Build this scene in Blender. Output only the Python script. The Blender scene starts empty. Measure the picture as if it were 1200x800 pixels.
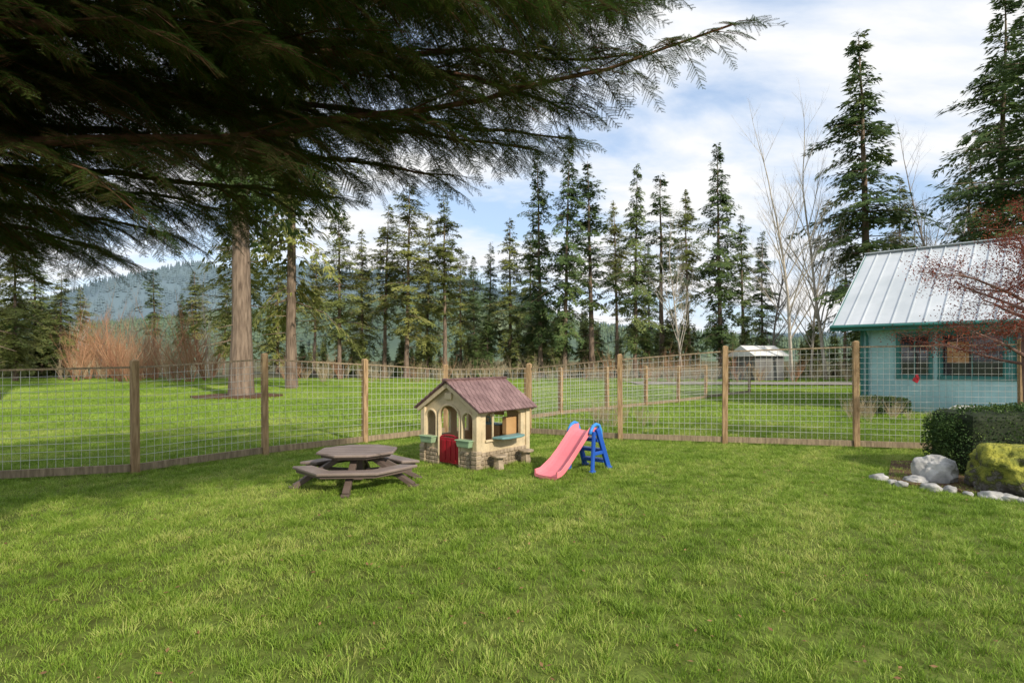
import bpy, math, random, bmesh
import numpy as np
from mathutils import Vector, Matrix, Euler, noise
R=random.Random(7); NR=np.random.RandomState(7)
scene=bpy.context.scene
# ---------------------------------------------------------------- materials
def newmat(name):
    m=bpy.data.materials.new(name); m.use_nodes=True
    nt=m.node_tree; b=nt.nodes['Principled BSDF']; return m,nt,b
def N(nt,t,**k):
    n=nt.nodes.new(t)
    for a,v in k.items(): setattr(n,a,v)
    return n
def ramp(nt,stops):
    r=N(nt,'ShaderNodeValToRGB'); e=r.color_ramp.elements
    while len(e)<len(stops): e.new(0.5)
    for i,(p,c) in enumerate(stops):
        e[i].position=p; e[i].color=(c[0],c[1],c[2],1)
    return r
def mat(name,c1,c2=None,scale=5,rough=0.8,bump=0.0,bscale=None,stretch=(1,1,1),world=False,detail=5,metal=0,spec=0.3,p0=.35,p1=.65,dirt=0):
    m,nt,b=newmat(name); c2=c2 or c1
    b.inputs['Roughness'].default_value=rough; b.inputs['Metallic'].default_value=metal
    b.inputs['Specular IOR Level'].default_value=spec
    if world:
        g=N(nt,'ShaderNodeNewGeometry'); src=g.outputs['Position']
    else:
        g=N(nt,'ShaderNodeTexCoord'); src=g.outputs['Object']
    mp=N(nt,'ShaderNodeMapping'); mp.inputs['Scale'].default_value=stretch
    nt.links.new(src,mp.inputs['Vector'])
    n=N(nt,'ShaderNodeTexNoise'); n.inputs['Scale'].default_value=scale; n.inputs['Detail'].default_value=detail
    nt.links.new(mp.outputs[0],n.inputs['Vector'])
    r=ramp(nt,[(p0,c1),(p1,c2)]); nt.links.new(n.outputs['Fac'],r.inputs[0])
    col=r.outputs[0]
    if dirt:   # weathering: blotchy grime, heavier near the ground
        n3=N(nt,'ShaderNodeTexNoise'); n3.inputs['Scale'].default_value=6; n3.inputs['Detail'].default_value=9; n3.inputs['Roughness'].default_value=.7
        nt.links.new(src,n3.inputs['Vector'])
        sz=N(nt,'ShaderNodeSeparateXYZ'); nt.links.new(src,sz.inputs[0])
        mr_=N(nt,'ShaderNodeMapRange'); mr_.inputs[1].default_value=0; mr_.inputs[2].default_value=.7; mr_.inputs[3].default_value=.16; mr_.inputs[4].default_value=0; nt.links.new(sz.outputs['Z'],mr_.inputs[0])
        ad_=N(nt,'ShaderNodeMath',operation='ADD'); nt.links.new(n3.outputs['Fac'],ad_.inputs[0]); nt.links.new(mr_.outputs[0],ad_.inputs[1])
        r3=ramp(nt,[(.48,(1,1,1)),(.75,(1-dirt,1-dirt,1-dirt*1.05))]); nt.links.new(ad_.outputs[0],r3.inputs[0])
        mu=N(nt,'ShaderNodeMix',data_type='RGBA',blend_type='MULTIPLY'); mu.inputs[0].default_value=1; nt.links.new(col,mu.inputs[6]); nt.links.new(r3.outputs[0],mu.inputs[7]); col=mu.outputs[2]
    nt.links.new(col,b.inputs['Base Color'])
    if bump>0:
        n2=N(nt,'ShaderNodeTexNoise'); n2.inputs['Scale'].default_value=bscale or scale*4; n2.inputs['Detail'].default_value=6
        nt.links.new(mp.outputs[0],n2.inputs['Vector'])
        bp=N(nt,'ShaderNodeBump'); bp.inputs['Strength'].default_value=bump; bp.inputs['Distance'].default_value=0.03
        nt.links.new(n2.outputs['Fac'],bp.inputs['Height']); nt.links.new(bp.outputs[0],b.inputs['Normal'])
    return m
def leafmat(name,c1,c2,c3=None,scale=1.0,trans=0.25,rnd=0.35,rough=0.6,fine=None,isl=.3,spec=.2,stretch=None,rot=0):
    """foliage: colour by world-position noise + object random, thin-leaf translucency"""
    m,nt,b=newmat(name); b.inputs['Roughness'].default_value=rough; b.inputs['Specular IOR Level'].default_value=spec
    g=N(nt,'ShaderNodeNewGeometry')
    n=N(nt,'ShaderNodeTexNoise'); n.inputs['Scale'].default_value=scale; n.inputs['Detail'].default_value=4
    nt.links.new(g.outputs['Position'],n.inputs['Vector'])
    fac=n.outputs['Fac']
    if fine:
        nf=N(nt,'ShaderNodeTexNoise'); nf.inputs['Scale'].default_value=fine; nf.inputs['Detail'].default_value=3
        nt.links.new(g.outputs['Position'],nf.inputs['Vector'])
        am=N(nt,'ShaderNodeMix',data_type='FLOAT'); am.inputs[0].default_value=.4; nt.links.new(fac,am.inputs[2]); nt.links.new(nf.outputs['Fac'],am.inputs[3]); fac=am.outputs[0]
    if stretch:  # streaks mixed into the colour: mowing stripes plus painted sunlit shafts
        mp=N(nt,'ShaderNodeMapping',vector_type='TEXTURE'); mp.inputs['Rotation'].default_value=(0,0,rot); mp.inputs['Scale'].default_value=stretch
        nt.links.new(g.outputs['Position'],mp.inputs[0])
        nf=N(nt,'ShaderNodeTexNoise'); nf.inputs['Scale'].default_value=1; nf.inputs['Detail'].default_value=3
        nt.links.new(mp.outputs[0],nf.inputs['Vector'])
        am=N(nt,'ShaderNodeMix',data_type='FLOAT'); am.inputs[0].default_value=.42; nt.links.new(fac,am.inputs[2]); nt.links.new(nf.outputs['Fac'],am.inputs[3]); fac=am.outputs[0]
        ct_=N(nt,'ShaderNodeMath',operation='MULTIPLY_ADD'); ct_.inputs[1].default_value=1.7; ct_.inputs[2].default_value=-.35; nt.links.new(fac,ct_.inputs[0]); fac=ct_.outputs[0]
    oi=N(nt,'ShaderNodeObjectInfo')
    a=N(nt,'ShaderNodeMath',operation='MULTIPLY_ADD'); a.inputs[1].default_value=rnd
    nt.links.new(oi.outputs['Random'],a.inputs[0]); nt.links.new(fac,a.inputs[2])
    a2=N(nt,'ShaderNodeMath',operation='MULTIPLY_ADD'); a2.inputs[1].default_value=isl
    nt.links.new(g.outputs['Random Per Island'],a2.inputs[0]); nt.links.new(a.outputs[0],a2.inputs[2])
    st=[(.40,c1),(.72+.4*rnd,c2)]
    if c3: st.append((min(1,.95+.3*rnd),c3))
    r=ramp(nt,st); nt.links.new(a2.outputs[0],r.inputs[0])
    nt.links.new(r.outputs[0],b.inputs['Base Color'])
    if trans>0:
        tr=N(nt,'ShaderNodeBsdfTranslucent'); nt.links.new(r.outputs[0],tr.inputs['Color'])
        mx=N(nt,'ShaderNodeMixShader'); mx.inputs[0].default_value=trans
        nt.links.new(b.outputs[0],mx.inputs[1]); nt.links.new(tr.outputs[0],mx.inputs[2])
        nt.links.new(mx.outputs[0],nt.nodes['Material Output'].inputs['Surface'])
    return m
# ---------------------------------------------------------------- mesh builder
class MB:
    def __init__(s): s.v=[]; s.f=[]; s.m=[]
    def add(s,vs,fs,mi=0):
        o=len(s.v); s.v+= [tuple(v) for v in vs]
        for f in fs: s.f.append(tuple(i+o for i in f)); s.m.append(mi)
    def box(s,c,size,mi=0,rot=None,taper=1.0):
        hx,hy,hz=[a/2 for a in size]; vs=[]
        for z in(-1,1):
            k=taper if z>0 else 1
            for x,y in((-1,-1),(1,-1),(1,1),(-1,1)): vs.append(Vector((x*hx*k,y*hy*k,z*hz)))
        if rot is not None:
            M=rot if isinstance(rot,Matrix) else Euler(rot).to_matrix()
            vs=[M@v for v in vs]
        C=Vector(c); vs=[v+C for v in vs]
        s.add(vs,[(3,2,1,0),(4,5,6,7),(0,1,5,4),(1,2,6,5),(2,3,7,6),(3,0,4,7)],mi)
    def beam(s,a,b,w,h,mi=0,up=Vector((0,0,1))):
        a=Vector(a);b=Vector(b);d=(b-a);L=d.length;d.normalize()
        sd=d.cross(up)
        if sd.length<1e-4: sd=d.cross(Vector((1,0,0)))
        sd.normalize();u=sd.cross(d)
        M=Matrix((sd,d,u)).transposed()
        s.box((a+b)/2,(w,L,h),mi,M)
    def tube(s,pts,rad,n=6,mi=0,cap=True):
        pts=[Vector(p) for p in pts]
        o=len(s.v); prev=None
        for i,p in enumerate(pts):
            d=(pts[min(i+1,len(pts)-1)]-pts[max(i-1,0)]).normalized()
            if prev is None:
                a=d.cross(Vector((0,0,1)))
                if a.length<.05: a=d.cross(Vector((1,0,0)))
            else: a=prev-d*prev.dot(d)
            a.normalize(); prev=a; b=d.cross(a)
            r=rad[i] if hasattr(rad,'__len__') else rad
            for k in range(n):
                t=2*math.pi*k/n; s.v.append(tuple(p+a*(r*math.cos(t))+b*(r*math.sin(t))))
        for i in range(len(pts)-1):
            for k in range(n):
                k2=(k+1)%n
                s.f.append((o+i*n+k,o+i*n+k2,o+(i+1)*n+k2,o+(i+1)*n+k)); s.m.append(mi)
        if cap:
            s.f.append(tuple(o+k for k in range(n))[::-1]); s.m.append(mi)
            s.f.append(tuple(o+(len(pts)-1)*n+k for k in range(n))); s.m.append(mi)
    def prism(s,poly,z0,z1,mi=0):
        n=len(poly); vs=[(x,y,z0) for x,y in poly]+[(x,y,z1) for x,y in poly]
        fs=[tuple(range(n))[::-1],tuple(range(n,2*n))]+[(i,(i+1)%n,n+(i+1)%n,n+i) for i in range(n)]
        s.add(vs,fs,mi)
    def mesh(s,name,mats,smooth=False):
        me=bpy.data.meshes.new(name); me.from_pydata(s.v,[],s.f)
        for m in (mats if isinstance(mats,(list,tuple)) else [mats]): me.materials.append(m)
        me.polygons.foreach_set('material_index',s.m)
        if smooth: me.polygons.foreach_set('use_smooth',[True]*len(s.f))
        me.update(); return me
def link(name,me,parent=None,loc=None,rz=None,scale=None,coll=None):
    o=bpy.data.objects.new(name,me); (coll or scene.collection).objects.link(o)
    if parent: o.parent=parent
    if loc is not None: o.location=loc
    if rz is not None: o.rotation_euler=(0,0,rz)
    if scale is not None: o.scale=(scale,)*3 if not hasattr(scale,'__len__') else scale
    return o
def part(name,mb,mats,parent,bevel=0,smooth=False):
    o=link(name,mb.mesh(name,mats,smooth),parent)
    if bevel:
        b=o.modifiers.new('bevel','BEVEL'); b.width=bevel; b.segments=2; b.limit_method='ANGLE'
    return o
def empty(name,loc=(0,0,0),rz=0,scale=1):
    o=link(name,None,None,loc,rz,scale); return o
def npmesh(name,V,F,mats,mi=None,smooth=False):
    me=bpy.data.meshes.new(name); V=np.asarray(V,dtype=np.float32); F=np.asarray(F,dtype=np.int32); k=F.shape[1]
    me.vertices.add(len(V)); me.vertices.foreach_set('co',V.ravel())
    me.loops.add(F.size); me.loops.foreach_set('vertex_index',F.ravel())
    me.polygons.add(len(F)); me.polygons.foreach_set('loop_start',np.arange(0,F.size,k,dtype=np.int32))
    for m in (mats if isinstance(mats,(list,tuple)) else [mats]): me.materials.append(m)
    if mi is not None: me.polygons.foreach_set('material_index',np.asarray(mi,dtype=np.int32))
    me.update(calc_edges=True); me.validate(); return me
def scatter(name,pts,rots,scl,idx,sources,parent=None):
    """one object that instances the source meshes on points (geometry nodes)"""
    coll=bpy.data.collections.new(name+'_source')
    for i,me in enumerate(sources):
        o=bpy.data.objects.new('%s_src_%02d'%(name,i),me); coll.objects.link(o)
    me=bpy.data.meshes.new(name); pts=np.asarray(pts,dtype=np.float32)
    me.vertices.add(len(pts)); me.vertices.foreach_set('co',pts.ravel())
    a=me.attributes.new('rot','FLOAT_VECTOR','POINT'); a.data.foreach_set('vector',np.asarray(rots,dtype=np.float32).ravel())
    a=me.attributes.new('scl','FLOAT','POINT'); a.data.foreach_set('value',np.asarray(scl,dtype=np.float32).ravel())
    a=me.attributes.new('idx','INT','POINT'); a.data.foreach_set('value',np.asarray(idx,dtype=np.int32).ravel())
    o=link(name,me,parent)
    ng=bpy.data.node_groups.new(name,'GeometryNodeTree')
    ng.interface.new_socket('Geometry',in_out='INPUT',socket_type='NodeSocketGeometry')
    ng.interface.new_socket('Geometry',in_out='OUTPUT',socket_type='NodeSocketGeometry')
    gi=ng.nodes.new('NodeGroupInput'); go=ng.nodes.new('NodeGroupOutput')
    ip=ng.nodes.new('GeometryNodeInstanceOnPoints'); ci=ng.nodes.new('GeometryNodeCollectionInfo')
    ci.inputs['Collection'].default_value=coll; ci.inputs['Separate Children'].default_value=True; ci.inputs['Reset Children'].default_value=True
    def na(n,t):
        x=ng.nodes.new('GeometryNodeInputNamedAttribute'); x.data_type=t; x.inputs['Name'].default_value=n
        return [q for q in x.outputs if q.name=='Attribute' and q.enabled][0]
    L=ng.links.new
    L(gi.outputs[0],ip.inputs['Points']); L(ci.outputs[0],ip.inputs['Instance']); ip.inputs['Pick Instance'].default_value=True
    L(na('idx','INT'),ip.inputs['Instance Index']); L(na('rot','FLOAT_VECTOR'),ip.inputs['Rotation']); L(na('scl','FLOAT'),ip.inputs['Scale'])
    L(ip.outputs[0],go.inputs[0])
    md=o.modifiers.new('instances','NODES'); md.node_group=ng
    return o

# ---------------------------------------------------------------- world, sun, camera
SAZ=math.radians(142); SEL=math.radians(32)
w=bpy.data.worlds.new('World'); scene.world=w; w.use_nodes=True; nt=w.node_tree
bg=nt.nodes['Background']; bg.inputs['Strength'].default_value=0.145
sky=N(nt,'ShaderNodeTexSky'); sky.sky_type='NISHITA'; sky.sun_disc=False; sky.sun_elevation=SEL; sky.sun_rotation=SAZ
sky.air_density=1.0; sky.dust_density=0.8; sky.ozone_density=1.2
tc=N(nt,'ShaderNodeTexCoord'); sp=N(nt,'ShaderNodeSeparateXYZ'); nt.links.new(tc.outputs['Generated'],sp.inputs[0])
zz=N(nt,'ShaderNodeMath',operation='MAXIMUM'); zz.inputs[1].default_value=0.0; nt.links.new(sp.outputs['Z'],zz.inputs[0])
za=N(nt,'ShaderNodeMath',operation='ADD'); za.inputs[1].default_value=0.30; nt.links.new(zz.outputs[0],za.inputs[0])
dv=N(nt,'ShaderNodeVectorMath',operation='DIVIDE'); nt.links.new(tc.outputs['Generated'],dv.inputs[0])
cb=N(nt,'ShaderNodeCombineXYZ')
for i in range(3): nt.links.new(za.outputs[0],cb.inputs[i])
nt.links.new(cb.outputs[0],dv.inputs[1])
mp=N(nt,'ShaderNodeMapping'); mp.inputs['Rotation'].default_value=(0,0,math.radians(40)); mp.inputs['Scale'].default_value=(1.0,1.9,0.0); mp.inputs['Location'].default_value=(2.1,.9,0)
nt.links.new(dv.outputs[0],mp.inputs[0])
cn=N(nt,'ShaderNodeTexNoise'); cn.inputs['Scale'].default_value=1.6; cn.inputs['Detail'].default_value=8; cn.inputs['Roughness'].default_value=.55; cn.inputs['Distortion'].default_value=.3
nt.links.new(mp.outputs[0],cn.inputs['Vector'])
cr=ramp(nt,[(.36,(.50,)*3),(.48,(.84,)*3),(.56,(1,1,1))]); nt.links.new(cn.outputs['Fac'],cr.inputs[0])
cc=ramp(nt,[(.36,(.66,.84,1.12)),(.48,(.88,.95,1.06)),(.58,(1.0,1.0,1.0))]); nt.links.new(cn.outputs['Fac'],cc.inputs[0])
cm=N(nt,'ShaderNodeVectorMath',operation='SCALE'); cm.inputs['Scale'].default_value=7.0; nt.links.new(cc.outputs[0],cm.inputs[0])
mx=N(nt,'ShaderNodeMix',data_type='RGBA'); nt.links.new(cr.outputs[0],mx.inputs[0])
sb=N(nt,'ShaderNodeVectorMath',operation='SCALE'); sb.inputs['Scale'].default_value=1.2; nt.links.new(sky.outputs[0],sb.inputs[0])
nt.links.new(sb.outputs[0],mx.inputs[6]); nt.links.new(cm.outputs[0],mx.inputs[7])
nt.links.new(mx.outputs[2],bg.inputs['Color'])
sl=bpy.data.lights.new('sun','SUN'); sl.energy=4.9; sl.angle=math.radians(2.0); sl.color=(1,.90,.75)
so=link('sun',sl); sd=Vector((math.sin(SAZ)*math.cos(SEL),math.cos(SAZ)*math.cos(SEL),math.sin(SEL)))
so.rotation_euler=sd.to_track_quat('Z','Y').to_euler()
cam=bpy.data.cameras.new('camera'); co=link('camera',cam); co.location=(0,0,1.7); co.rotation_euler=(math.radians(90),0,0)
cam.sensor_width=36; cam.lens=20; cam.shift_y=20/1200; cam.clip_end=5000; cam.clip_start=.05; scene.camera=co
scene.view_settings.view_transform='Standard'

# ---------------------------------------------------------------- ground
m,nt,b=newmat('lawn_soil'); b.inputs['Roughness'].default_value=.95; b.inputs['Specular IOR Level'].default_value=.1
g=N(nt,'ShaderNodeNewGeometry')
n1=N(nt,'ShaderNodeTexNoise'); n1.inputs['Scale'].default_value=.35; n1.inputs['Detail'].default_value=8; nt.links.new(g.outputs['Position'],n1.inputs['Vector'])
n2=N(nt,'ShaderNodeTexNoise'); n2.inputs['Scale'].default_value=9; n2.inputs['Detail'].default_value=8; nt.links.new(g.outputs['Position'],n2.inputs['Vector'])
r1=ramp(nt,[(.3,(.12,.15,.035)),(.55,(.16,.215,.045)),(.75,(.24,.25,.08))]); nt.links.new(n1.outputs['Fac'],r1.inputs[0])
r2=ramp(nt,[(.3,(.45,.42,.36)),(.7,(1,1,1))]); nt.links.new(n2.outputs['Fac'],r2.inputs[0])
mm=N(nt,'ShaderNodeMix',data_type='RGBA',blend_type='MULTIPLY'); mm.inputs[0].default_value=1
nt.links.new(r1.outputs[0],mm.inputs[6]); nt.links.new(r2.outputs[0],mm.inputs[7])
s2=N(nt,'ShaderNodeSeparateXYZ'); nt.links.new(g.outputs['Position'],s2.inputs[0])
mr=N(nt,'ShaderNodeMapRange'); mr.inputs[1].default_value=42; mr.inputs[2].default_value=52; nt.links.new(s2.outputs['Y'],mr.inputs[0])
m3=N(nt,'ShaderNodeMix',data_type='RGBA'); nt.links.new(mr.outputs[0],m3.inputs[0]); nt.links.new(mm.outputs[2],m3.inputs[6]); m3.inputs[7].default_value=(.10,.095,.05,1)
nt.links.new(m3.outputs[2],b.inputs['Base Color'])
bp=N(nt,'ShaderNodeBump'); bp.inputs['Strength'].default_value=.6; bp.inputs['Distance'].default_value=.05; nt.links.new(n2.outputs['Fac'],bp.inputs['Height']); nt.links.new(bp.outputs[0],b.inputs['Normal'])
M_soil=m
gb=MB(); gb.add([(-2500,-300,0),(2500,-300,0),(2500,3500,0),(-2500,3500,0)],[(0,1,2,3)])
link('ground',gb.mesh('ground',M_soil))

# ---------------------------------------------------------------- grass
M_grass=leafmat('grass_blades',(.105,.185,.022),(.245,.375,.048),(.47,.50,.15),scale=.5,trans=.32,rnd=.03,rough=.5,fine=4.0,isl=.38,stretch=(.45,3.5,1),rot=math.radians(-38))
M_grassf=leafmat('field_grass_blades',(.14,.24,.03),(.29,.43,.06),(.50,.53,.17),scale=.25,trans=.32,rnd=.03,rough=.5,isl=.3)
def grass_tile(size,nb,hmin,hmax,wid,clumps,seed,mt):
    r=np.random.RandomState(seed)
    nc=int(nb*.62); c=r.rand(clumps,2)*size; ch=.5+1.0*r.rand(clumps)
    k=r.randint(0,clumps,nc); off=r.randn(nc,2)*(size/math.sqrt(clumps)*.25)
    p=np.vstack([c[k]+off, r.rand(nb-nc,2)*size]); 
    lean=np.vstack([off/(size/math.sqrt(clumps)*.45), np.zeros((nb-nc,2))])+r.randn(nb,2)*.5
    h=(hmin+(hmax-hmin)*r.rand(nb)**1.6); h[:nc]*=ch[k]; h[nc:]*=.7
    a=r.rand(nb)*2*np.pi; sx=np.cos(a)*wid*.5*(.6+.8*r.rand(nb)); sy=np.sin(a)*wid*.5
    p=p-size/2
    V=np.zeros((nb,5,3)); lx=lean[:,0]*h*.8; ly=lean[:,1]*h*.8
    V[:,0]=np.c_[p[:,0]-sx,p[:,1]-sy,np.full(nb,-.003)]; V[:,1]=np.c_[p[:,0]+sx,p[:,1]+sy,np.full(nb,-.003)]
    V[:,2]=np.c_[p[:,0]+sx*.8+lx*.4,p[:,1]+sy*.8+ly*.4,h*.6]; V[:,3]=np.c_[p[:,0]-sx*.8+lx*.4,p[:,1]-sy*.8+ly*.4,h*.6]
    V[:,4]=np.c_[p[:,0]+lx*1.1,p[:,1]+ly*1.1,h*.95]
    o=(np.arange(nb)*5)[:,None]
    F=np.vstack([o+[0,1,2],o+[0,2,3],o+[3,2,4]])
    return npmesh('grass_tile',V.reshape(-1,3),F,mt)
tiles=[grass_tile(1.1,6000,.020,.066,.0044,70,10+i,M_grass) for i in range(6)]
pts=[];rt=[];sc=[];ix=[]
for iy in range(2,15):
    for ix_ in range(-17,18):
        x,y=ix_,iy+.3
        if abs(x)>y*.95+2.6: continue
        pts.append((x,y,0)); rt.append((0,0,R.randrange(4)*math.pi/2)); sc.append(1); ix.append(R.randrange(6))
scatter('lawn_grass',pts,rt,sc,ix,tiles)
tiles2=[grass_tile(3.1,9000,.035,.10,.011,160,40+i,M_grassf) for i in range(3)]
pts=[];rt=[];sc=[];ix=[]
for iy in range(0,11):
    for ix_ in range(-15,16):
        x,y=ix_*3,16.3+iy*3
        if abs(x)>y*.95+4: continue
        pts.append((x,y,0)); rt.append((0,0,R.randrange(4)*math.pi/2)); sc.append(1); ix.append(R.randrange(3))
scatter('field_grass',pts,rt,sc,ix,tiles2)

# ---------------------------------------------------------------- fence
M_post=mat('fence_wood',(.22,.14,.07),(.42,.29,.16),scale=6,rough=.85,bump=.4,stretch=(4,4,.6),bscale=18)
M_post2=mat('fence_wood_weathered',(.18,.14,.09),(.32,.25,.165),scale=6,rough=.9,bump=.4,stretch=(4,4,.6),bscale=18)
M_wire=mat('galvanised_wire',(.46,.46,.43),(.60,.60,.56),scale=9,rough=.5,metal=.2)
def fence(posts,wr=.0031,pw=.10,gap=.102,name='wire_fence'):
    e=empty(name); pb=MB(); rb=MB(); wb=MB()
    for i,(x,y,zt) in enumerate(posts):
        j=min(i,len(posts)-2); ang=math.atan2(posts[j+1][1]-posts[j][1],posts[j+1][0]-posts[j][0])
        pb.box((x,y,zt/2-.02),(pw,pw,zt+.04),0,(R.uniform(-.008,.008),R.uniform(-.008,.008),ang))
        pb.box((x,y,zt+.006),(pw*.9,pw*.9,.024),0,(0,0,ang),taper=.6)
    for (x0,y0,z0),(x1,y1,z1) in zip(posts[:-1],posts[1:]):
        a=Vector((x0,y0,0));b=Vector((x1,y1,0));d=(b-a);L=d.length;d.normalize(); nrm=Vector((d.y,-d.x,0))
        a2=a+d*pw*.5;b2=b-d*pw*.5
        rb.beam(a2+Vector((0,0,.09)),b2+Vector((0,0,.09)),.04,.11)
        top0,top1=z0-.10,z1-.10
        rb.beam(a2+Vector((0,0,top0)),b2+Vector((0,0,top1)),.030,.026)
        n=int((L-pw)/gap)
        for k in range(1,n):
            t=k/n; p=a2+(b2-a2)*t; zt=top0+(top1-top0)*t; bow=nrm*(.012*math.sin(t*math.pi*2.3))
            wb.tube([p+Vector((0,0,.15)),p+bow+Vector((0,0,zt*.55)),p+Vector((0,0,zt-.012))],wr,4,cap=False)
        m=int((min(top0,top1)-.17)/gap)
        for k in range(1,m):
            t=k/m; 
            wb.tube([a2+Vector((0,0,.165+(top0-.165)*t))+nrm*wr*1.6,b2+Vector((0,0,.165+(top1-.165)*t))+nrm*wr*1.6],wr,4,cap=False)
    part('posts',pb,M_post,e,bevel=.006); part('rails',rb,M_post2,e); part('wire_mesh',wb,M_wire,e)
    return e
fence([(-10.4,6.8,1.62),(-8.0,7.6,1.62),(-5.57,8.4,1.67),(-4.36,10.03,1.78),(-2.95,11.4,1.68),(-1.5,12.9,1.55),(.38,12.75,1.58),(2.25,11.85,1.78),(4.25,11.35,1.94),(6.53,10.8,2.02),(9.1,10.15,2.05),(11.4,9.4,2.05)])
fence([(.4,15.6,1.42),(1.45,17.0,1.42),(3.1,18.6,1.42),(4.75,20.2,1.42),(6.4,21.9,1.42),(8.1,23.8,1.42),(9.8,25.8,1.42),(11.6,27.8,1.42)],wr=.0038,pw=.11)

# ---------------------------------------------------------------- picnic table
M_taupe=mat('taupe_plastic',(.20,.155,.14),(.27,.215,.19),scale=3,rough=.5,bump=.1,bscale=60,dirt=.3)
M_taupe2=mat('dark_brown_plastic',(.09,.066,.055),(.13,.095,.08),scale=3,rough=.55)
pt=empty('picnic_table',(-2.1,7.75,0),math.radians(4),(.98,.90,.90))
def octo(r,n=8,off=.5):
    return [(r*math.cos(2*math.pi*(k+off)/n),r*math.sin(2*math.pi*(k+off)/n)) for k in range(n)]
t=MB(); t.prism(octo(.56),.475,.515); part('table_top',t,M_taupe,pt,bevel=.014)
t=MB(); t.prism(octo(.50),.435,.473); part('top_rim',t,M_taupe2,pt,bevel=.008)
t=MB()
for k in range(6):
    y=-.40+k*.16; hw=min(.51,.51*math.tan(math.radians(67.5))-abs(y))*.97
    t.box((0,y,.5155),(2*hw,.007,.004))
part('plank_grooves',t,M_taupe2,pt)
# two long benches, each a straight seat with two angled wings
for q in range(2):
    c=math.radians(90+180*q)
    def ring(r0,angs): return [(r0*math.cos(c+math.radians(a_)),r0*math.sin(c+math.radians(a_))) for a_ in angs]
    t=MB(); an=(-78,-26,26,78); t.prism(ring(.86,an)+ring(.60,an)[::-1],.265,.31); part('bench_%d'%(q+1),t,M_taupe,pt,bevel=.014)
    t=MB(); an=(-72,-25,25,72); t.prism(ring(.81,an)+ring(.65,an)[::-1],.228,.264); part('bench_rib_%d'%(q+1),t,M_taupe2,pt)
t=MB()
for c_ in (20,90,160,200,270,340):
    c=math.radians(c_); d=Vector((math.cos(c),math.sin(c),0))
    t.beam(d*.18+Vector((0,0,.44)),d*.84+Vector((0,0,.03)),.09,.07)
    t.box(d*.84+Vector((0,0,.02)),(.13,.11,.04),0,(0,0,c))
    t.beam(d*.12+Vector((0,0,.20)),d*.62+Vector((0,0,.215)),.05,.045)
t.box((0,0,.25),(.16,.16,.36))
part('legs',t,M_taupe2,pt,bevel=.01)

# ---------------------------------------------------------------- playhouse
M_cream=mat('cream_plastic',(.56,.455,.29),(.64,.53,.35),scale=3,rough=.5,bump=.12,bscale=40,dirt=.38)
M_stone=mat('moulded_stone_plastic',(.28,.22,.15),(.46,.37,.27),scale=7,rough=.6,bump=.3,dirt=.3)
M_shing=mat('shingle_plastic',(.155,.092,.09),(.26,.165,.16),scale=4,rough=.6,bump=.15,bscale=50)
M_shing2=mat('shingle_trim_plastic',(.12,.068,.066),(.18,.105,.10),scale=4,rough=.6)
M_red=mat('red_plastic',(.33,.012,.025),(.42,.018,.03),scale=3,rough=.4,dirt=.25)
M_planter=mat('sage_plastic',(.24,.36,.22),(.30,.42,.26),scale=3,rough=.5,dirt=.2)
M_teal=mat('teal_plastic',(.13,.26,.27),(.17,.32,.32),scale=3,rough=.45)
M_tan=mat('tan_plastic',(.42,.25,.11),(.52,.32,.15),scale=5,rough=.5)
M_int=mat('playhouse_inside',(.55,.40,.20),(.64,.47,.25),scale=3,rough=.6)
W=1.26;D=1.3; PS=.96
nearc=Vector((-.53,8.62,0)); a=math.radians(-39.7)
ph=empty('playhouse',nearc-Vector((math.cos(a),math.sin(a),0))*(W/2*PS),a,PS)
EZ=.98;PZ=1.36
def wall(mb,x0,x1,top,ops,place,mi=0,n=36):
    xs=set([x0,x1]+[x0+(x1-x0)*i/n for i in range(n+1)])
    for o in ops: xs|={o[0],o[1]}|{o[0]+(o[1]-o[0])*i/12 for i in range(13)}
    xs=sorted(xs)
    for A,B in zip(xs[:-1],xs[1:]):
        if B-A<1e-5: continue
        mid=(A+B)/2; iv=[(lambda x:0.0,top)]
        for o in ops:
            if o[0]<mid<o[1]:
                zf=o[3]; z0=o[2]; new=[]
                for lo,hi in iv:
                    if z0>lo(mid)+1e-4: new.append((lo,(lambda x,z0=z0:z0)))
                    new.append((zf,hi))
                iv=new
        for lo,hi in iv:
            vs=[place(x,z,s) for s in(0,1) for x,z in((A,lo(A)),(B,lo(B)),(B,hi(B)),(A,hi(A)))]
            mb.add(vs,[(0,1,2,3),(7,6,5,4),(0,4,5,1),(1,5,6,2),(2,6,7,3),(3,7,4,0)],mi)
def arch(x0,x1,zs,rise):
    c=(x0+x1)/2;h=(x1-x0)/2
    return lambda x: zs+rise*math.sqrt(max(0,1-((x-c)/h)**2))
TH=.055
gt=lambda x: EZ+.03+(PZ-EZ-.06)*(1-abs(x)/(W/2))
fr_ops=[(-.235,.235,.0,arch(-.235,.235,.80,.20)),(-.55,-.31,.48,arch(-.55,-.31,.78,.12)),(.31,.55,.48,arch(.31,.55,.78,.12))]
t=MB(); wall(t,-W/2,W/2,gt,fr_ops,lambda x,z,s:(x,s*TH,z))
part('front_wall',t,M_cream,ph)
t=MB(); wall(t,-W/2,W/2,gt,[(-.2,.2,.45,arch(-.2,.2,.78,.14))],lambda x,z,s:(x,D-s*TH,z))
part('back_wall',t,M_int,ph)
sd_ops=[(.20,1.10,.44,arch(.20,1.10,.84,.08))]
t=MB(); wall(t,TH+.002,D-TH-.002,lambda x:EZ,sd_ops,lambda x,z,s:(W/2-s*TH,x,z)); part('right_wall',t,M_cream,ph)
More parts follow.
